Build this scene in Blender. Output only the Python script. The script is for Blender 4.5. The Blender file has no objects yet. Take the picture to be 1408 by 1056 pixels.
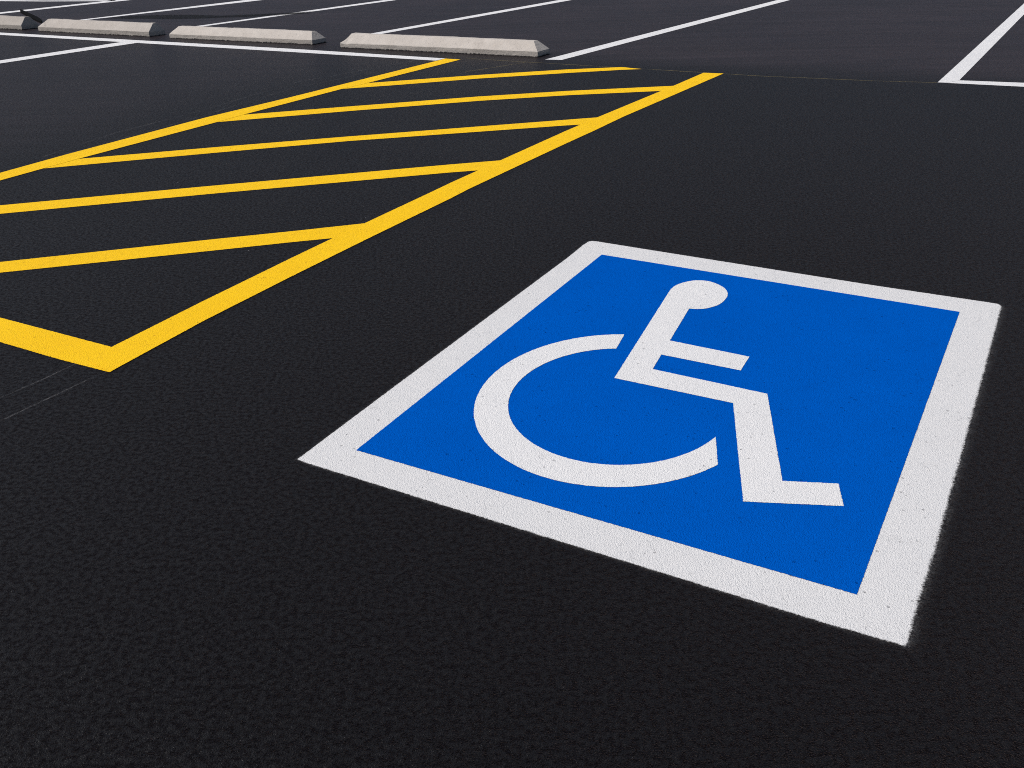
import bpy, bmesh, math, random
from mathutils import Vector, Matrix, noise
from mathutils.geometry import tessellate_polygon

# ------------------------------------------------------------------ scene
scene = bpy.context.scene
col = scene.collection
rad = math.radians

# Outlines of the painted markings, surveyed in metres on the pavement
# (x to the right, y away from the viewer, origin under the camera).
# name: (height of the paint film, [(x, y), ...])
MARK = {
    'wheel': (0.003, [(0.3796, 3.1076), (0.3617, 3.1089), (0.3438, 3.1092), (0.3258, 3.1087), (0.3078, 3.1073), (0.2897, 3.1049), (0.2717, 3.1016), (0.2537, 3.0974), (0.2359, 3.0923), (0.2181, 3.0863), (0.2006, 3.0795), (0.1832, 3.0718), (0.1660, 3.0632), (0.1492, 3.0538), (0.1326, 3.0436), (0.1163, 3.0325), (0.1004, 3.0208), (0.0849, 3.0082), (0.0698, 2.9949), (0.0551, 2.9809), (0.0409, 2.9663), (0.0272, 2.9510), (0.0140, 2.9350), (0.0014, 2.9185), (-0.0106, 2.9014), (-0.0221, 2.8838), (-0.0329, 2.8657), (-0.0431, 2.8471), (-0.0527, 2.8281), (-0.0616, 2.8087), (-0.0697, 2.7889), (-0.0772, 2.7689), (-0.0840, 2.7485), (-0.0900, 2.7279), (-0.0953, 2.7071), (-0.0998, 2.6862), (-0.1036, 2.6651), (-0.1066, 2.6440), (-0.1088, 2.6228), (-0.1102, 2.6016), (-0.1109, 2.5804), (-0.1107, 2.5593), (-0.1098, 2.5383), (-0.1081, 2.5175), (-0.1056, 2.4969), (-0.1024, 2.4765), (-0.0984, 2.4564), (-0.0936, 2.4365), (-0.0881, 2.4171), (-0.0818, 2.3980), (-0.0748, 2.3793), (-0.0671, 2.3611), (-0.0587, 2.3434), (-0.0496, 2.3262), (-0.0398, 2.3096), (-0.0294, 2.2936), (-0.0183, 2.2781), (-0.0067, 2.2633), (0.0056, 2.2492), (0.0184, 2.2358), (0.0317, 2.2231), (0.0456, 2.2112), (0.0600, 2.2000), (0.0748, 2.1897), (0.0900, 2.1801), (0.1057, 2.1714), (0.1217, 2.1635), (0.1381, 2.1565), (0.1548, 2.1504), (0.1717, 2.1451), (0.1890, 2.1408), (0.2064, 2.1373), (0.2240, 2.1348), (0.2418, 2.1331), (0.2597, 2.1324), (0.2777, 2.1327), (0.2957, 2.1338), (0.3138, 2.1359), (0.3318, 2.1388), (0.3498, 2.1427), (0.3677, 2.1475), (0.3855, 2.1532), (0.4031, 2.1597), (0.4206, 2.1672), (0.4378, 2.1754), (0.4548, 2.1846), (0.4715, 2.1945), (0.4878, 2.2053), (0.5039, 2.2168), (0.5195, 2.2291), (0.5429, 2.3777), (0.5325, 2.3647), (0.5217, 2.3523), (0.5105, 2.3404), (0.4988, 2.3291), (0.4868, 2.3184), (0.4743, 2.3083), (0.4616, 2.2988), (0.4485, 2.2900), (0.4351, 2.2818), (0.4215, 2.2744), (0.4076, 2.2676), (0.3935, 2.2616), (0.3793, 2.2563), (0.3649, 2.2517), (0.3504, 2.2479), (0.3358, 2.2449), (0.3212, 2.2426), (0.3065, 2.2411), (0.2919, 2.2404), (0.2772, 2.2405), (0.2627, 2.2413), (0.2482, 2.2429), (0.2339, 2.2453), (0.2197, 2.2484), (0.2057, 2.2523), (0.1919, 2.2569), (0.1784, 2.2623), (0.1651, 2.2684), (0.1522, 2.2753), (0.1395, 2.2828), (0.1272, 2.2911), (0.1153, 2.3000), (0.1038, 2.3095), (0.0927, 2.3197), (0.0821, 2.3305), (0.0719, 2.3419), (0.0622, 2.3539), (0.0530, 2.3664), (0.0444, 2.3794), (0.0363, 2.3929), (0.0288, 2.4069), (0.0218, 2.4212), (0.0155, 2.4360), (0.0097, 2.4512), (0.0046, 2.4667), (0.0001, 2.4825), (-0.0037, 2.4986), (-0.0069, 2.5150), (-0.0095, 2.5315), (-0.0114, 2.5482), (-0.0126, 2.5651), (-0.0132, 2.5821), (-0.0131, 2.5991), (-0.0123, 2.6162), (-0.0109, 2.6332), (-0.0088, 2.6503), (-0.0060, 2.6672), (-0.0026, 2.6841), (0.0014, 2.7008), (0.0061, 2.7173), (0.0114, 2.7336), (0.0173, 2.7497), (0.0239, 2.7655), (0.0310, 2.7810), (0.0387, 2.7962), (0.0470, 2.8109), (0.0558, 2.8253), (0.0651, 2.8393), (0.0749, 2.8527), (0.0852, 2.8657), (0.0960, 2.8782), (0.1072, 2.8901), (0.1189, 2.9015), (0.1309, 2.9123), (0.1433, 2.9224), (0.1561, 2.9319), (0.1691, 2.9408), (0.1825, 2.9490), (0.1961, 2.9565), (0.2099, 2.9633), (0.2240, 2.9694), (0.2382, 2.9747), (0.2526, 2.9793), (0.2671, 2.9832), (0.2817, 2.9863), (0.2963, 2.9886), (0.3110, 2.9902), (0.3256, 2.9910), (0.3402, 2.9910)]),
    'figure': (0.003, [(0.5934, 3.5151), (0.5953, 3.5197), (0.5980, 3.5264), (0.6014, 3.5341), (0.6053, 3.5418), (0.6098, 3.5497), (0.6148, 3.5582), (0.6205, 3.5667), (0.6268, 3.5747), (0.6339, 3.5820), (0.6417, 3.5890), (0.6499, 3.5956), (0.6583, 3.6015), (0.6673, 3.6070), (0.6768, 3.6120), (0.6861, 3.6162), (0.6945, 3.6193), (0.7015, 3.6211), (0.7077, 3.6219), (0.7136, 3.6219), (0.7195, 3.6215), (0.7255, 3.6209), (0.7314, 3.6198), (0.7373, 3.6181), (0.7433, 3.6155), (0.7493, 3.6122), (0.7554, 3.6082), (0.7614, 3.6032), (0.7671, 3.5972), (0.7727, 3.5899), (0.7782, 3.5813), (0.7832, 3.5722), (0.7877, 3.5632), (0.7914, 3.5543), (0.7947, 3.5452), (0.7974, 3.5362), (0.7995, 3.5271), (0.8008, 3.5180), (0.8015, 3.5088), (0.8017, 3.4999), (0.8017, 3.4916), (0.8014, 3.4844), (0.8007, 3.4779), (0.7997, 3.4715), (0.7983, 3.4648), (0.7966, 3.4578), (0.7945, 3.4507), (0.7920, 3.4432), (0.7888, 3.4350), (0.7850, 3.4258), (0.7805, 3.4157), (0.7756, 3.4056), (0.7703, 3.3959), (0.7645, 3.3865), (0.7583, 3.3773), (0.7517, 3.3686), (0.7451, 3.3609), (0.7385, 3.3543), (0.7316, 3.3486), (0.7247, 3.3436), (0.7178, 3.3390), (0.7108, 3.3347), (0.7037, 3.3309), (0.6966, 3.3277), (0.6897, 3.3252), (0.6831, 3.3234), (0.6766, 3.3223), (0.6702, 3.3219), (0.6634, 3.3221), (0.6556, 3.3233), (0.6471, 3.3255), (0.6394, 3.3277), (0.6340, 3.3292), (0.5221, 3.0455), (0.7506, 2.8991), (0.7014, 2.7977), (0.4783, 2.9333), (0.4349, 2.8246), (0.7428, 2.6308), (0.6626, 2.1414), (0.7955, 2.1222), (0.7767, 2.0203), (0.5459, 2.0515), (0.6318, 2.5767), (0.3110, 2.7667)]),
    'white': (0.001, [(-0.5737, 2.3174), (-0.5535, 2.3010), (-0.0492, 1.9956), (0.6037, 1.6000), (0.7225, 1.5350), (0.7392, 1.5248), (0.7493, 1.5372), (0.8150, 1.6597), (0.8990, 1.8021), (1.4257, 2.7528), (1.7199, 3.2861), (1.7190, 3.3041), (1.6860, 3.3246), (1.3506, 3.5266), (0.6058, 4.0071), (0.3772, 4.1561), (0.3591, 4.1639), (0.3396, 4.1541), (0.3126, 4.1050), (0.2398, 3.9468), (-0.3799, 2.7084)]),
    'blue': (0.002, [(-0.4203, 2.3574), (0.7010, 1.6854), (1.5533, 3.2343), (0.3826, 3.9673)]),
    'aisle_near': (0.001, [(-2.4530, 3.8026), (-1.8492, 3.4220), (-1.3387, 3.1183), (-1.3201, 3.1109), (-1.2788, 2.9774), (-1.2746, 2.9119), (-1.4657, 3.0182), (-1.7440, 3.1877), (-2.2881, 3.5011)]),
    'aisle_right': (0.002, [(1.8416, 8.7299), (0.8074, 6.9479), (0.5610, 6.4861), (0.3734, 6.1484), (-0.1978, 5.0938), (-0.2798, 4.9231), (-0.6273, 4.2556), (-0.8633, 3.7906), (-1.0875, 3.3351), (-1.2732, 2.9085), (-1.3801, 3.0105), (-1.3377, 3.1159), (-1.1420, 3.5402), (-0.9076, 4.0267), (-0.7872, 4.2695), (-0.3576, 5.1102), (-0.2937, 5.2400), (0.3851, 6.5088), (0.6211, 6.9315), (1.3301, 8.1592), (1.6874, 8.7981)]),
    'aisle_left': (0.002, [(-0.4115, 10.0200), (-0.5606, 10.1153), (-0.6577, 9.9300), (-1.6716, 8.0998), (-2.1216, 7.3305), (-2.6743, 6.2133), (-2.8885, 5.7377), (-3.2237, 5.0107), (-3.1212, 4.8297), (-2.8054, 5.5524), (-2.6763, 5.8242), (-2.5652, 6.0504), (-1.9977, 7.1380), (-1.8930, 7.3629), (-1.6269, 7.8614), (-1.3240, 8.4298), (-1.1547, 8.6986)]),
    'h1': (0.001, [(-1.2375, 8.7071), (-1.1566, 8.7132), (-0.2075, 9.0131), (0.5588, 9.2019), (1.0460, 9.2574), (1.2043, 9.1086), (1.0087, 9.0910), (0.5461, 8.9919), (-0.2039, 8.8111), (-0.9191, 8.5635), (-1.3261, 8.4437), (-1.4083, 8.4277)]),
    'h2': (0.001, [(-1.9632, 7.3725), (-1.8978, 7.3830), (-1.1510, 7.6178), (-0.1880, 7.9094), (0.4893, 8.0570), (1.3300, 8.1692), (1.3854, 8.1674), (1.2660, 7.9484), (1.1984, 7.9454), (0.4774, 7.8600), (-0.1845, 7.7158), (-1.1253, 7.4282), (-2.0244, 7.1231), (-2.0920, 7.1113)]),
    'h3': (0.001, [(-2.6262, 6.0444), (-2.5679, 6.0571), (-1.7854, 6.2979), (-1.0022, 6.5185), (0.4184, 6.8892), (0.6291, 6.9436), (0.6798, 6.9577), (0.5614, 6.7185), (0.5032, 6.7090), (0.4066, 6.6948), (-0.9829, 6.3758), (-1.7446, 6.1368), (-2.6768, 5.8250), (-2.7337, 5.8133)]),
    'h4': (0.001, [(-3.0520, 4.8979), (-2.5645, 5.0152), (-1.5375, 5.3179), (-0.3122, 5.6617), (-0.0400, 5.7283), (-0.0002, 5.7311), (-0.1055, 5.5099), (-0.1554, 5.5018), (-0.3039, 5.4708), (-1.4947, 5.1485), (-2.4916, 4.8530), (-2.9605, 4.7306)]),
    'h5': (0.001, [(-2.5477, 3.9758), (-2.1445, 4.0798), (-1.2891, 4.3358), (-0.9819, 4.4220), (-0.6728, 4.5169), (-0.6384, 4.5244), (-0.7195, 4.3100), (-0.7676, 4.3023), (-0.9505, 4.2549), (-1.2469, 4.1690), (-2.0809, 3.9380), (-2.4676, 3.8294)]),
    'cross': (0.001, [(-8.0954, 14.6667), (-6.4810, 13.7395), (-2.2569, 11.2198), (-0.5616, 10.1336), (-0.6478, 9.9961), (-2.2056, 10.9462), (-6.3492, 13.4460), (-7.9149, 14.3244)]),
    'branch': (0.002, [(-5.5176, 10.2669), (-5.1890, 10.8621), (-4.3742, 12.3486), (-4.1690, 12.1852), (-5.0785, 10.6160), (-5.4545, 9.9673)]),
    'rear1': (0.001, [(0.3900, 9.8752), (7.2899, 20.7155), (7.4841, 20.6939), (0.5416, 9.8164)]),
    'rear2': (0.001, [(-1.7198, 12.2265), (2.7987, 19.6741), (3.0131, 19.6015), (-1.5723, 12.1856)]),
    'rear3': (0.001, [(-4.1260, 13.7122), (-0.4088, 19.8253), (-0.1712, 19.7385), (-4.0031, 13.6827)]),
    'rear4': (0.001, [(-6.1185, 15.1085), (-3.2090, 19.9923), (-2.7991, 19.8486), (-6.0029, 15.0791)]),
    'rear5': (0.001, [(-8.8076, 15.4212), (-7.9019, 16.9046), (-7.7206, 17.2278), (-7.2243, 18.1222), (-6.7849, 18.9421), (-5.5004, 20.9871), (-5.0389, 20.8238), (-6.4571, 18.8393), (-7.1069, 17.8162), (-7.5980, 16.9431), (-7.7786, 16.6300), (-8.6199, 15.0782)]),
    'far': (0.001, [(-12.3438, 20.6184), (-9.1244, 19.6278), (-8.1699, 19.2350), (-6.7633, 18.8428), (-6.6704, 18.6467), (-8.0828, 19.0224), (-9.0089, 19.3705), (-12.1452, 20.2758)]),
    'rr_side': (0.002, [(3.3521, 8.0009), (13.2080, 24.9749), (12.0810, 22.7952), (3.5473, 8.0702), (3.4236, 7.9856)]),
    'rr_base': (0.001, [(3.3602, 8.0026), (3.5515, 8.0798), (3.9679, 7.8881), (5.2137, 7.3195), (5.0451, 7.0648), (3.8860, 7.7144)]),
    'streak': (0.001, [(-5.6537, 15.3910), (-5.4655, 15.6097), (-5.2216, 15.6762), (-4.8453, 15.6635), (-4.4371, 15.5315), (-4.0594, 15.2893), (-3.6056, 15.3512), (-2.8551, 15.5340), (-2.8155, 15.3668), (-3.4999, 15.1083), (-3.9035, 15.0785), (-4.2475, 15.0234), (-4.6640, 15.0495), (-5.0761, 15.2191), (-5.3557, 15.2816)]),
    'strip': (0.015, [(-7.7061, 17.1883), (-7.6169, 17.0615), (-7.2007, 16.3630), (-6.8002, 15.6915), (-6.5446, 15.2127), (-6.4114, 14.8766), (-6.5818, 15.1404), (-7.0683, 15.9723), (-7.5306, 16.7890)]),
    'chalk1': (0.0007, [(-2.8204, 6.1578), (-2.6191, 6.8452), (-2.2363, 7.6225), (-1.8144, 8.8190), (-0.8469, 10.0559), (-0.8311, 10.0436), (-1.7970, 8.8091), (-2.2178, 7.6149), (-2.6005, 6.8377), (-2.8012, 6.1521)]),
    'chalk2': (0.0007, [(-2.7036, 6.2049), (-2.4169, 6.8431), (-2.1630, 7.4518), (-1.7612, 8.5435), (-0.9013, 9.7197), (-0.8884, 9.7102), (-1.7472, 8.5357), (-2.1481, 7.4460), (-2.4022, 6.8367), (-2.6890, 6.1983)]),
    'chalk3': (0.0007, [(-1.6111, 2.6048), (-1.5475, 2.7446), (-1.4692, 2.8747), (-1.4121, 2.9879), (-1.4059, 2.9848), (-1.4630, 2.8713), (-1.5413, 2.7413), (-1.6047, 2.6019)]),
    'chalk4': (0.0007, [(-1.5470, 2.4743), (-1.4773, 2.5885), (-1.3923, 2.7405), (-1.2960, 2.9132), (-1.2899, 2.9097), (-1.3862, 2.7371), (-1.4713, 2.5850), (-1.5410, 2.4706)]),
    'seam': (0.0007, [(-0.3623, 10.1218), (0.1438, 9.7930), (0.7092, 9.4440), (1.2054, 9.1323), (1.6991, 8.8261), (2.0846, 8.5761), (2.9097, 8.1757), (3.3484, 8.0083), (3.3419, 7.9915), (2.9023, 8.1592), (2.0761, 8.5602), (1.6895, 8.8109), (1.1959, 9.1170), (0.6997, 9.4287), (0.1342, 9.7778), (-0.3721, 10.1067)]),
    'seam2': (0.0007, [(-0.3444, 9.2322), (-0.0754, 9.4623), (0.1939, 9.7349), (0.2039, 9.7251), (-0.0658, 9.4520), (-0.3353, 9.2216)]),
}

# ------------------------------------------------------------------ materials
class NT:
    """Small helper for writing node trees."""
    def __init__(self, name):
        self.m = bpy.data.materials.new(name)
        self.m.use_nodes = True
        self.t = self.m.node_tree
        self.n = self.t.nodes
        self.bsdf = self.n['Principled BSDF']

    def put(self, sock, v):
        if hasattr(v, 'is_output'):
            self.t.links.new(v, sock)
        else:
            sock.default_value = v

    def node(self, typ, ins=None, **props):
        nd = self.n.new(typ)
        for k, v in props.items():
            setattr(nd, k, v)
        for k, v in (ins or {}).items():
            self.put(nd.inputs[k], v)
        return nd

    def math(self, op, a, b=0.0, c=0.0, clamp=False):
        nd = self.node('ShaderNodeMath', operation=op, use_clamp=clamp)
        for i, v in enumerate((a, b, c)):
            self.put(nd.inputs[i], v)
        return nd.outputs[0]

    def pos(self):
        return self.node('ShaderNodeNewGeometry').outputs['Position']

    def scaled(self, v, loc=(0, 0, 0), rz=0.0, sc=(1, 1, 1)):
        return self.node('ShaderNodeMapping', {'Vector': v, 'Location': loc,
                         'Rotation': (0, 0, rz), 'Scale': sc}).outputs[0]

    def noise(self, v, scale, detail=2.0, rough=0.5, dist=0.0):
        return self.node('ShaderNodeTexNoise', {'Vector': v, 'Scale': scale, 'Detail': detail,
                         'Roughness': rough, 'Distortion': dist}).outputs['Fac']

    def voro(self, v, scale, feature='F1', out='Distance', rnd=1.0):
        nd = self.node('ShaderNodeTexVoronoi', {'Vector': v, 'Scale': scale, 'Randomness': rnd}, feature=feature)
        return nd.outputs[out]

    def ramp(self, f, lo, hi, a=0.0, b=1.0):
        return self.node('ShaderNodeMapRange', {'Value': f, 'From Min': lo, 'From Max': hi,
                         'To Min': a, 'To Max': b}, interpolation_type='SMOOTHSTEP').outputs[0]

    def mix(self, f, a, b, mode='MIX'):
        nd = self.node('ShaderNodeMix', data_type='RGBA', blend_type=mode)
        self.put(nd.inputs[0], f)
        for i, v in ((6, a), (7, b)):
            if isinstance(v, tuple) and len(v) == 3:
                v = (*v, 1.0)
            self.put(nd.inputs[i], v)
        return nd.outputs[2]

    def grain(self, p):
        """Height of the sealed asphalt grain, shared by pavement and paint."""
        stones = self.voro(p, 330.0)
        mid = self.noise(p, 250.0, 2.0, 0.8)
        h = self.math('MULTIPLY', self.math('SUBTRACT', 1.0, stones), 0.8)
        return self.math('MULTIPLY_ADD', mid, 1.5, h)

    def bump(self, h, strength, dist, normal=None):
        nd = self.node('ShaderNodeBump', {'Height': h, 'Strength': strength, 'Distance': dist})
        if normal is not None:
            self.put(nd.inputs['Normal'], normal)
        return nd.outputs[0]

    def final(self, color, rough, spec, normal=None, alpha=None):
        self.put(self.bsdf.inputs['Base Color'], color if hasattr(color, 'is_output') else (*color, 1.0))
        self.put(self.bsdf.inputs['Roughness'], rough)
        self.put(self.bsdf.inputs['Specular IOR Level'], spec)
        if normal is not None:
            self.put(self.bsdf.inputs['Normal'], normal)
        if alpha is not None:
            self.put(self.bsdf.inputs['Alpha'], alpha)
        return self.m


ROW = rad(-30.5)          # direction of the row of wheel stops
SEAM_A = Vector((-0.367, 10.12)); SEAM_B = Vector((3.907, 7.76))


def asphalt():
    k = NT('sealed_asphalt')
    p = k.pos()
    # grain
    h = k.grain(p)
    g1 = k.noise(p, 300.0, 2.0, 0.75)
    g2 = k.noise(p, 75.0, 2.0, 0.65)
    big = k.noise(p, 0.55, 2.0, 0.55)
    mot = k.noise(p, 3.2, 3.0, 0.6)
    # squeegee streaks along the rows
    sv = k.scaled(p, rz=-ROW, sc=(0.35, 7.0, 1.0))
    streak = k.noise(sv, 1.0, 5.0, 0.62, 0.3)
    # older, thinner coat on the far side of the seam and left of the aisle
    d = (SEAM_B - SEAM_A).normalized(); nrm = (-d.y, d.x)
    sep = k.node('ShaderNodeSeparateXYZ', {'Vector': p})
    X, Y = sep.outputs[0], sep.outputs[1]
    wob = k.math('MULTIPLY', k.math('SUBTRACT', big, 0.5), 0.3)
    dist = k.math('ADD', k.math('MULTIPLY', k.math('SUBTRACT', X, SEAM_A.x), nrm[0]),
                  k.math('MULTIPLY', k.math('SUBTRACT', Y, SEAM_A.y), nrm[1]))
    far = k.ramp(k.math('ADD', dist, wob), -0.30, 0.9)
    la = Vector((-0.42, 10.1)); lb = Vector((-2.82, 5.58))
    d2 = (lb - la).normalized(); n2 = (d2.y, -d2.x)
    dl = k.math('ADD', k.math('MULTIPLY', k.math('SUBTRACT', X, la.x), n2[0]),
                k.math('MULTIPLY', k.math('SUBTRACT', Y, la.y), n2[1]))
    left = k.ramp(k.math('ADD', dl, wob), 0.1, 1.6, 0.0, 0.45)
    coat = k.math('MAXIMUM', far, left)

    base = k.mix(k.ramp(g1, 0.42, 0.70), DARK_A, LIGHT_A)
    base = k.mix(k.math('MULTIPLY', k.ramp(g2, 0.35, 0.68), 0.5), base, (0.0012, 0.0012, 0.0016))
    thin = k.mix(k.ramp(streak, 0.28, 0.75), (0.016, 0.0115, 0.0140), (0.031, 0.0225, 0.0275))  # tone also carries the lightness of the far, grazing view
    base = k.mix(k.math('MULTIPLY', coat, 0.75), base, thin)
    tint = k.mix(k.ramp(big, 0.3, 0.7), (0.80, 0.82, 0.86), (1.15, 1.14, 1.12))
    base = k.mix(1.0, base, tint, 'MULTIPLY')
    tint2 = k.mix(k.ramp(mot, 0.3, 0.7), (0.90, 0.90, 0.92), (1.10, 1.09, 1.07))
    base = k.mix(1.0, base, tint2, 'MULTIPLY')
    # stray pale grit caught in the coat
    cellc = k.node('ShaderNodeTexVoronoi', {'Vector': p, 'Scale': 9.0})
    rnd = k.node('ShaderNodeSeparateColor', {'Color': cellc.outputs['Color']}).outputs[0]
    spot = k.math('MULTIPLY', k.ramp(cellc.outputs['Distance'], 0.030, 0.018), k.ramp(rnd, 0.955, 0.965))
    base = k.mix(spot, base, (0.28, 0.28, 0.28))
    rough = k.math('MULTIPLY_ADD', streak, -0.10, k.math('MULTIPLY_ADD', mot, 0.08, ROUGH_A))
    nrm_ = k.bump(h, 1.0, BUMP_A)
    spec = k.math('MULTIPLY', k.ramp(g2, 0.34, 0.68, 0.02, 0.12), k.math('MULTIPLY_ADD', coat, 0.3, 0.9))
    # warm-tinted sheen that grows towards grazing view angles
    k.put(k.bsdf.inputs['Sheen Weight'], SHEEN)
    k.put(k.bsdf.inputs['Sheen Roughness'], 0.45)
    k.put(k.bsdf.inputs['Sheen Tint'], (1.0, 0.74, 0.66, 1.0))
    # the sealer leaves a thin, slightly glossy skin
    k.put(k.bsdf.inputs['Coat Weight'], k.ramp(g2, 0.32, 0.68, 0.12, 0.46))
    k.put(k.bsdf.inputs['Coat Roughness'], 0.30)
    k.put(k.bsdf.inputs['Coat IOR'], 1.32)
    k.put(k.bsdf.inputs['Coat Normal'], k.bump(h, 1.0, BUMP_A * 0.3))
    return k.final(base, rough, spec, nrm_)


def paint(name, c_lo, c_hi, pit, pit_amt, spray=False, bump=0.0017, rough=0.68, spec=0.25, grime=0.0):
    k = NT(name)
    p = k.pos()
    h = k.grain(p)
    t = k.noise(p, 130.0, 3.0, 0.6)
    w = k.noise(p, 2.4, 4.0, 0.6)
    c = k.mix(k.math('MULTIPLY_ADD', t, 0.55, k.math('MULTIPLY', w, 0.45)), c_lo, c_hi)
    # pinholes where the film did not bridge the grain
    cv = k.node('ShaderNodeTexVoronoi', {'Vector': p, 'Scale': 62.0})
    r = k.node('ShaderNodeSeparateColor', {'Color': cv.outputs['Color']}).outputs[1]
    size = k.ramp(r, 0.62, 1.0, 0.0, 0.26)
    hole = k.math('MULTIPLY', k.ramp(k.math('SUBTRACT', size, cv.outputs['Distance']), -0.01, 0.05),
                  k.ramp(k.noise(p, 8.0, 3.0, 0.6), 0.38, 0.62))
    # short hairline cracks
    wv = k.node('ShaderNodeVectorMath', {0: p, 1: k.node('ShaderNodeVectorMath', {0: k.node('ShaderNodeTexNoise', {'Vector': p, 'Scale': 22.0, 'Detail': 2.0}).outputs['Color'], 'Scale': 0.035}, operation='SCALE').outputs[0]}, operation='ADD').outputs[0]
    edge = k.voro(wv, 21.0, 'DISTANCE_TO_EDGE')
    crack = k.math('MULTIPLY', k.ramp(edge, 0.030, 0.006), k.ramp(k.noise(p, 11.0, 3.0, 0.6), 0.53, 0.66))
    mark = k.math('MAXIMUM', hole, k.math('MULTIPLY', crack, 0.4))
    c = k.mix(k.math('MULTIPLY', mark, pit_amt), c, pit)
    if grime:
        gr = k.ramp(k.noise(p, 5.0, 6.0, 0.72), 0.5, 0.8, 0.0, grime)
        c = k.mix(gr, c, (0.12, 0.12, 0.12))
    hh = k.math('SUBTRACT', h, k.math('MULTIPLY', hole, 0.9))
    cov = k.node('ShaderNodeAttribute', attribute_name='cover').outputs['Fac']
    if spray:
        # soft overspray: a haze of droplets thinning outwards
        n = k.math('SUBTRACT', k.math('MULTIPLY_ADD', k.noise(p, 190.0, 2.0, 0.7), 0.65, k.math('MULTIPLY', k.noise(p, 34.0, 2.0, 0.6), 0.35)), 0.5)
        core = k.ramp(k.math('MULTIPLY_ADD', n, 0.42, cov), 0.78, 0.95)
        haze = k.math('MULTIPLY', k.math('POWER', cov, 5.0), k.ramp(n, -0.12, 0.20, 0.02, 0.38))
        a = k.math('MAXIMUM', core, k.math('MULTIPLY', haze, k.ramp(cov, 0.0, 0.2)))
        a = k.math('MAXIMUM', a, k.ramp(cov, 0.96, 0.999))
    else:
        n = k.math('MULTIPLY_ADD', k.noise(p, 170.0, 3.0, 0.65), 1.0, -0.5)
        a = k.ramp(k.math('MULTIPLY_ADD', n, 0.9, cov), 0.42, 0.58)
        a = k.math('MAXIMUM', a, k.ramp(cov, 0.95, 0.999))
        a = k.math('MULTIPLY', a, k.ramp(cov, 0.0, 0.1))
    return k.final(c, rough, spec, k.bump(hh, 1.0, bump), a)


def scratch(name, colr, lo, hi, alpha):
    """Thin broken film: a chalk line or a scuff."""
    k = NT(name)
    p = k.pos()
    cov = k.node('ShaderNodeAttribute', attribute_name='cover').outputs['Fac']
    n = k.math('MULTIPLY_ADD', k.noise(p, 120.0, 4.0, 0.7), 0.6, k.math('MULTIPLY', k.noise(p, 3.0, 3.0, 0.6), 0.5))
    a = k.math('MULTIPLY', k.math('MULTIPLY', k.ramp(n, lo, hi), k.ramp(cov, 0.0, 0.9)), alpha)
    return k.final(colr, 0.75, 0.2, k.bump(k.grain(p), 1.0, 0.002), a)


def concrete(name, seed, tone, dirt):
    k = NT(name)
    p = k.scaled(k.pos(), loc=(seed * 3.1, seed * 1.7, 0))
    z = k.node('ShaderNodeSeparateXYZ', {'Vector': k.pos()}).outputs[2]
    a = k.noise(p, 7.0, 6.0, 0.65)
    b = k.noise(p, 60.0, 4.0, 0.65)
    lo = tuple(tone * v for v in (0.33, 0.297, 0.262)); hi = tuple(tone * v for v in (0.60, 0.560, 0.515))
    c = k.mix(k.math('MULTIPLY_ADD', a, 0.7, k.math('MULTIPLY', b, 0.3)), lo, hi)
    # air holes and dark blotches
    cv = k.voro(p, 34.0)
    c = k.mix(k.math('MULTIPLY', k.ramp(cv, 0.16, 0.08), 0.55), c, (0.13, 0.115, 0.10))
    bl = k.ramp(k.noise(p, 4.2, 5.0, 0.7), 0.60, 0.76)
    c = k.mix(k.math('MULTIPLY', bl, dirt), c, (0.12, 0.105, 0.09))
    # road grime on the upright faces and sealer smeared along the foot
    n = k.noise(p, 24.0, 4.0, 0.7)
    low = k.ramp(k.math('MULTIPLY_ADD', k.math('SUBTRACT', n, 0.5), 0.055, z), 0.066, 0.034)
    c = k.mix(k.math('MULTIPLY', low, 0.25), c, (0.19, 0.175, 0.155))
    foot = k.ramp(k.math('MULTIPLY_ADD', k.math('SUBTRACT', k.noise(p, 42.0, 4.0, 0.75), 0.5), 0.040, z), 0.013, 0.003)
    c = k.mix(foot, c, (0.022, 0.022, 0.024))
    hgt = k.math('MULTIPLY_ADD', b, 0.6, k.math('MULTIPLY', k.noise(p, 170.0, 3.0, 0.6), 0.4))
    return k.final(c, 0.9, 0.2, k.bump(hgt, 0.9, 0.006))


DARK_A, LIGHT_A = (0.0001, 0.0001, 0.0003), (0.0052, 0.0055, 0.0092)
SHEEN = 0.038
ROUGH_A, BUMP_A = 0.58, 0.0030

M_ASPHALT = asphalt()
M_WHITE = paint('white_road_paint', (0.66, 0.66, 0.66), (0.76, 0.76, 0.755), (0.16, 0.16, 0.165), 0.6, spray=False)
M_SPRAY = paint('white_sprayed_paint', (0.60, 0.60, 0.60), (0.71, 0.71, 0.705), (0.16, 0.16, 0.165), 0.6, spray=True)
M_BLUE = paint('blue_road_paint', (0.0001, 0.068, 0.36), (0.0001, 0.104, 0.52), (0.001, 0.02, 0.12), 0.4, bump=0.0019, rough=0.85, spec=0.0)
M_YELLOW = paint('yellow_road_paint', (0.80, 0.445, 0.005), (0.97, 0.620, 0.010), (0.36, 0.18, 0.01), 0.7, bump=0.0017, spec=0.12)
M_CHALK = scratch('pale_chalk', (0.30, 0.30, 0.31), 0.50, 0.74, 0.20)
M_CHALK_Y = scratch('yellow_chalk', (0.38, 0.31, 0.14), 0.40, 0.66, 0.32)
M_TAR = scratch('tar_stain', (0.004, 0.004, 0.005), 0.30, 0.5, 0.85)
def strip_mat():
    k = NT('strip_black')
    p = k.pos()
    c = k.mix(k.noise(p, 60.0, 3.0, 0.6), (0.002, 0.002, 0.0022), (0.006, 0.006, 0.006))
    return k.final(c, 0.9, 0.05, k.bump(k.noise(p, 120.0, 3.0, 0.6), 0.6, 0.003))


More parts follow.
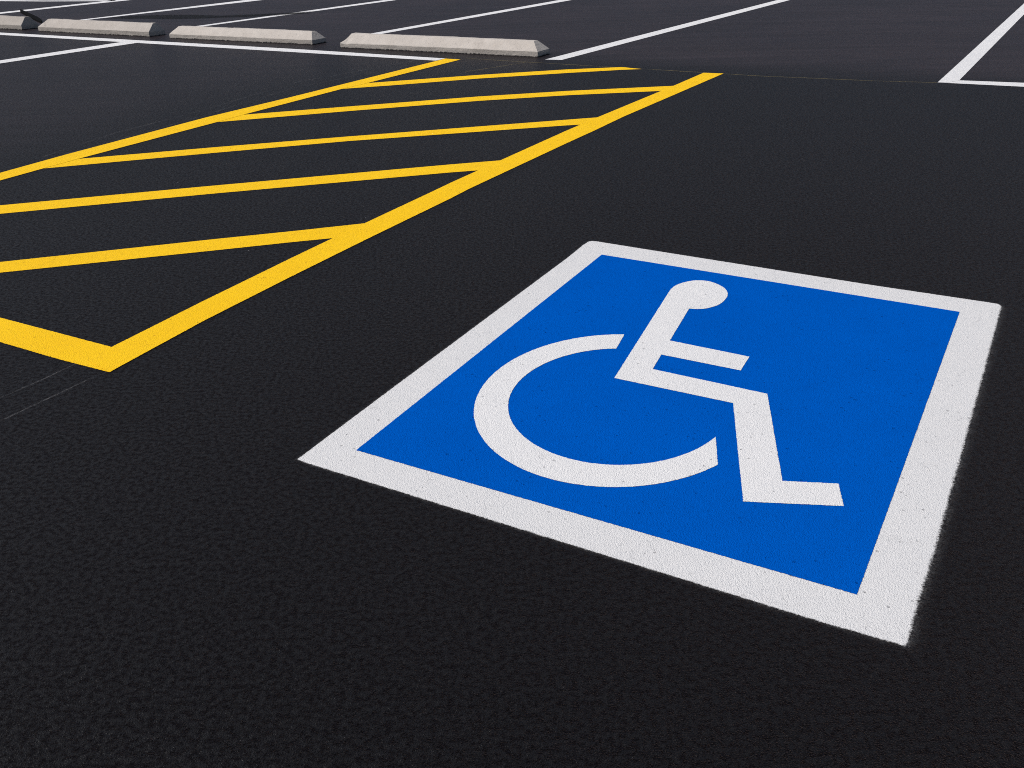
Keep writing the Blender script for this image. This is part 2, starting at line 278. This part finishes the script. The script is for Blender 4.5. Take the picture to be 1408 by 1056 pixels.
M_STRIP = strip_mat()

# ------------------------------------------------------------------ object helpers
def tag(o, label=None, cat=None, group=None, kind=None):
    for key, v in (('label', label), ('category', cat), ('group', group), ('kind', kind)):
        if v:
            o[key] = v
    return o


def empty(name, loc):
    o = bpy.data.objects.new(name, None)
    o.location = loc
    o.empty_display_size = 0.2
    col.objects.link(o)
    return o


def link_mesh(name, bm, mat, parent=None):
    me = bpy.data.meshes.new(name)
    bm.to_mesh(me); bm.free()
    me.materials.append(mat)
    o = bpy.data.objects.new(name, me)
    col.objects.link(o)
    if parent is not None:
        o.parent = parent
        o.matrix_parent_inverse = Matrix.Translation(parent.location).inverted()
    return o


def offset_loop(pts, d, limit=2.5):
    """Move a counter-clockwise loop outwards by d (a number, or one per edge)."""
    n = len(pts)
    ds = d if isinstance(d, (list, tuple)) else [d] * n
    out = []
    for i in range(n):
        a, b, c = Vector(pts[i - 1]), Vector(pts[i]), Vector(pts[(i + 1) % n])
        e1 = (b - a).normalized(); e2 = (c - b).normalized()
        n1 = Vector((e1.y, -e1.x)); n2 = Vector((e2.y, -e2.x))
        d1, d2 = ds[i - 1], ds[i]
        cr = e1.x * e2.y - e1.y * e2.x
        if abs(cr) < 0.06:
            off = (n1 + n2).normalized() * (d1 + d2) / 2
        else:
            # intersection of the two shifted edges
            p1 = b + n1 * d1; p2 = b + n2 * d2
            t = ((p2.x - p1.x) * e2.y - (p2.y - p1.y) * e2.x) / cr
            off = p1 + e1 * t - b
            m = limit * max(abs(d1), abs(d2))
            if off.length > m:
                off = off.normalized() * m
        out.append(b + off)
    return out


def film(name, key, mat, parent=None, inn=0.004, out=0.004, bends=None):
    """A sheet of paint with a feathered rim; 'cover' falls from 1 to 0 across the rim."""
    z, pts = MARK[key]
    pts = [Vector(p) for p in pts]
    area = sum(pts[i - 1].x * pts[i].y - pts[i].x * pts[i - 1].y for i in range(len(pts)))
    if area < 0:
        pts.reverse()
        if bends:
            bends = None
    bm = bmesh.new()
    lay = bm.verts.layers.float.new('cover')
    ri = offset_loop(pts, -inn)
    ro = offset_loop(pts, out)
    vi = [bm.verts.new((p.x, p.y, z)) for p in ri]
    vo = [bm.verts.new((p.x, p.y, z)) for p in ro]
    for v in vi: v[lay] = 1.0
    for v in vo: v[lay] = 0.0
    n = len(pts)
    for i in range(n):
        j = (i + 1) % n
        bm.faces.new((vo[i], vo[j], vi[j], vi[i]))
    for tri in tessellate_polygon([[(p.x, p.y, 0.0) for p in ri]]):
        try:
            bm.faces.new([vi[t] for t in tri])
        except ValueError:
            pass
    bm.normal_update()
    for f in bm.faces:
        if f.normal.z < 0:
            f.normal_flip()
    return link_mesh(name, bm, mat, parent)


def centre(key):
    p = MARK[key][1]
    return (sum(q[0] for q in p) / len(p), sum(q[1] for q in p) / len(p), 0.0)


# ------------------------------------------------------------------ ground
bm = bmesh.new()
S = 400.0
vs = [bm.verts.new(v) for v in ((-S, -S, 0), (S, -S, 0), (S, S, 0), (-S, S, 0))]
bm.faces.new(vs)
tag(link_mesh('ground', bm, M_ASPHALT), kind='structure',
    label='freshly sealed black asphalt of the car park')

# ------------------------------------------------------------------ the accessible parking symbol
# width of the overspray along each edge of the border (wider on the near and right sides)
SPRAY = [.018, .022, .026, .030, .034, .046, .050, .050, .050, .046] + [.016] * 5 + [.013] * 6
sym = empty('accessible_parking_symbol', centre('white'))
tag(sym, 'large blue square with white wheelchair user and wide white border painted on black asphalt', 'pavement symbol')
film('white_border', 'white', M_SPRAY, sym, inn=0.006, out=SPRAY)
film('blue_panel', 'blue', M_BLUE, sym, inn=0.003, out=0.003)
film('seated_figure', 'figure', M_WHITE, sym, inn=0.003, out=0.003)
film('wheel', 'wheel', M_WHITE, sym, inn=0.003, out=0.003)

# ------------------------------------------------------------------ the yellow hatched aisle
aisle = empty('hatched_aisle_marking', centre('h4'))
tag(aisle, 'yellow outlined access aisle filled with slanting yellow stripes, beside the blue square', 'aisle marking')
for key in ('aisle_near', 'aisle_left', 'aisle_right'):
    film('border_line', key, M_YELLOW, aisle)
for key in ('h1', 'h2', 'h3', 'h4', 'h5'):
    film('hatch_stripe', key, M_YELLOW, aisle)

# ------------------------------------------------------------------ white lines
def line(key, label, group='white parking lines', rim=0.005):
    return tag(film('parking_line', key, M_WHITE, inn=rim, out=rim), label, 'parking line', group)


line('cross', 'long white line along the front of the wheel stops, ending at the yellow aisle corner')
line('branch', 'white line at the left edge branching off the long white line before the wheel stops')
line('rear1', 'white line starting at the right end of the nearest wheel stop and running away')
line('rear2', 'white line running away from behind the left part of the nearest, rightmost wheel stop')
line('rear3', 'white line running away from behind the wheel stop second from right')
line('rear4', 'white line running away from behind the wheel stop second from left')
line('rear5', 'white line behind the cut-off leftmost wheel stop, crossed by a thin black strip')
line('far', 'thin white line across the very top left corner, farthest of all lines')
cor = empty('parking_bay_corner', centre('rr_base'))
tag(cor, 'white L-shaped bay corner at the right edge, broad slanting line meeting a thin line', 'parking line')
film('side_line', 'rr_side', M_WHITE, cor, 0.005, 0.005)
film('base_line', 'rr_base', M_WHITE, cor, 0.005, 0.005)

# ------------------------------------------------------------------ layout scratches, chalk and stain
def mark(name, key, mat, label, cat, group=None, rim=0.004):
    return tag(film(name, key, mat, inn=rim, out=rim), label, cat, group)


mark('chalk_line', 'chalk1', M_CHALK, 'faint pale layout line left of the yellow aisle border, the one farther from it', 'chalk line', 'faint layout lines')
mark('chalk_line', 'chalk2', M_CHALK, 'faint pale layout line left of the yellow aisle border, the one closer to it', 'chalk line', 'faint layout lines')
mark('chalk_line', 'chalk3', M_CHALK, 'faint pale scratch below the near yellow border, upper of the two', 'chalk line', 'faint layout lines', 0.002)
mark('chalk_line', 'chalk4', M_CHALK, 'faint pale scratch ending at the near yellow corner, lower of the two', 'chalk line', 'faint layout lines', 0.002)
mark('chalk_line', 'seam', M_CHALK_Y, 'thin yellowish layout line joining the far ends of the yellow aisle lines', 'chalk line', 'faint layout lines')
mark('chalk_line', 'seam2', M_CHALK_Y, 'short faint slanting layout line just in front of the nearest wheel stop', 'chalk line', 'faint layout lines')
mark('tar_stain', 'streak', M_TAR, 'long dark stain on the asphalt behind the two middle wheel stops', 'stain', None, 0.12)

# ------------------------------------------------------------------ black strip on the ground
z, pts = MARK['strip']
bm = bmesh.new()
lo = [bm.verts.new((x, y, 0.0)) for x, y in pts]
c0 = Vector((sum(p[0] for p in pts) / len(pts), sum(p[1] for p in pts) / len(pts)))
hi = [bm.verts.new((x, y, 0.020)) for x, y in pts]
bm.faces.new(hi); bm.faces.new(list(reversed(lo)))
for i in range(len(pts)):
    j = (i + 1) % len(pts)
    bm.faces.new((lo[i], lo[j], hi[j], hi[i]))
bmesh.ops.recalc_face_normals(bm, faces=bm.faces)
tag(link_mesh('black_strip', bm, M_STRIP),
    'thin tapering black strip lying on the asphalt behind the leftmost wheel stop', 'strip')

# ------------------------------------------------------------------ concrete wheel stops
def wheel_stop(origin, angle, L, W, h1, H, s, el, er, seed, mat, label, chip=False):
    """Bevelled precast bar: upright foot, sloping shoulders, narrow flat top, hipped ends."""
    rnd = random.Random(seed)
    nx = 64
    def ring(t):
        # profile at station t (0..1) along the stop: y, z pairs from front foot over to back foot
        x = t * L
        k = 1.0
        if x < el: k = x / el
        elif x > L - er: k = (L - x) / er
        k = max(0.0, min(1.0, k))
        top = h1 + (H - h1) * k
        ss = s
        return x, [(0, 0.0), (0, h1 * .5), (0, h1), (ss * .5 * k, h1 + (top - h1) * .5), (ss * k, top - 0.003),
                   (ss * k + 0.004, top), (W - ss * k - 0.004, top), (W - ss * k, top - 0.003),
                   (W - ss * .5 * k, h1 + (top - h1) * .5), (W, h1), (W, h1 * .5), (W, 0.0)]
    ts = sorted(set([0.0, 1.0, el / L, 1 - er / L, el / L * .5, 1 - er / L * .5] + [i / nx for i in range(nx + 1)]))
    ca, sa = math.cos(angle), math.sin(angle)
    bm = bmesh.new()
    rings = []
    for t in ts:
        x, prof = ring(t)
        row = []
        for (y, zz) in prof:
            q = Vector((x, y, zz))
            w = noise.noise_vector(Vector((x * 3 + seed * 9, y * 9, zz * 12))) * 0.0035
            w += noise.noise_vector(Vector((x * 16 + seed * 5, y * 22, zz * 30))) * 0.002
            if zz <= 0.0: w.z = 0
            q += w
            # knocked corners and edges
            e = noise.noise(Vector((x * 7 + seed * 31, y * 3, 1.3)))
            if zz > H * .8 and e > 0.33: q.z -= (e - 0.33) * 0.012
            if chip and x < el * 2.3 and zz > h1 * .9 and y < W * .4:
                d = (Vector((x, y)) - Vector((el * .8, W * .12))).length
                q.z -= 0.022 * max(0.0, 1 - d / 0.07)
            row.append(bm.verts.new((origin[0] + ca * q.x - sa * q.y, origin[1] + sa * q.x + ca * q.y, q.z)))
        rings.append(row)
    for a, b in zip(rings, rings[1:]):
        for i in range(len(a) - 1):
            bm.faces.new((a[i], b[i], b[i + 1], a[i + 1]))
    for r in (rings[0], list(reversed(rings[-1]))):
        bm.faces.new(r)
    bmesh.ops.remove_doubles(bm, verts=bm.verts, dist=0.0004)
    bmesh.ops.recalc_face_normals(bm, faces=bm.faces)
    o = link_mesh('wheel_stop', bm, mat)
    return tag(o, label, 'wheel stop', 'concrete wheel stops in a row')


wheel_stop((-1.727, 11.191), rad(-29.15), 2.349, .258, .050, .137, .089, .091, .085, 4, concrete('concrete_pale', 4, 1.0, 0.35),
           'longest, nearest concrete wheel stop, beside the far yellow corner, with a chipped left end', True)
wheel_stop((-3.941, 12.554), rad(-29.0), 2.13, .240, .048, .128, .083, .078, .065, 3, concrete('concrete_clean', 3, 1.02, 0.2),
           'pale concrete wheel stop, second from the right in the row')
wheel_stop((-5.995, 13.775), rad(-30.0), 2.02, .250, .055, .144, .095, .100, .020, 2, concrete('concrete_worn', 2, 0.88, 0.8),
           'weathered concrete wheel stop with a dark right end, second from the left')
wheel_stop((-8.05, 15.03), rad(-30.5), 2.02, .250, .055, .150, .085, .100, .015, 1, concrete('concrete_dirty', 1, 0.78, 0.9),
           'dirty grey wheel stop cut off by the left edge of the view')

# ------------------------------------------------------------------ light
SUN_EL, SUN_AZ = rad(54.0), rad(194.0)      # azimuth counter-clockwise from +x
to_sun = Vector((math.cos(SUN_EL) * math.cos(SUN_AZ), math.cos(SUN_EL) * math.sin(SUN_AZ), math.sin(SUN_EL)))
ld = bpy.data.lights.new('sun', 'SUN')
ld.energy = 3.2
ld.angle = rad(0.53)
ld.color = (1.0, 0.968, 0.94)
sun = bpy.data.objects.new('sun', ld)
sun.rotation_euler = to_sun.to_track_quat('Z', 'Y').to_euler()
sun.location = (-6, 4, 8)
col.objects.link(sun)

w = bpy.data.worlds.new('World')
scene.world = w
w.use_nodes = True
nt = w.node_tree
sky = nt.nodes.new('ShaderNodeTexSky')
sky.sky_type = 'NISHITA'
sky.sun_disc = False
sky.sun_elevation = SUN_EL
sky.sun_rotation = math.pi / 2 - SUN_AZ     # clockwise from +y
sky.air_density = 1.0
sky.dust_density = 4.0
sky.ozone_density = 2.0
nt.links.new(sky.outputs[0], nt.nodes['Background'].inputs[0])
nt.nodes['Background'].inputs[1].default_value = 0.08

# ------------------------------------------------------------------ camera
cd = bpy.data.cameras.new('camera')
cd.sensor_width = 36.0
cd.lens = 1384.0 / 1408.0 * 36.0
cd.clip_start = 0.05
cd.clip_end = 2000.0
cam = bpy.data.objects.new('camera', cd)
cx = Vector((0.99966574, -0.01105411, -0.02337105))
cy = Vector((0.02585342, 0.42742576, 0.90368071))
cz = Vector((0.0, -0.90398287, 0.42756868))
cam.matrix_world = Matrix(((cx.x, cy.x, cz.x, 0.0), (cx.y, cy.y, cz.y, 0.0), (cx.z, cy.z, cz.z, 1.3), (0, 0, 0, 1)))
col.objects.link(cam)
scene.camera = cam

scene.cycles.use_denoising = False
scene.cycles.filter_width = 1.0
scene.view_settings.view_transform = 'Standard'
scene.view_settings.look = 'None'
scene.view_settings.exposure = 0.0
scene.view_settings.gamma = 1.0
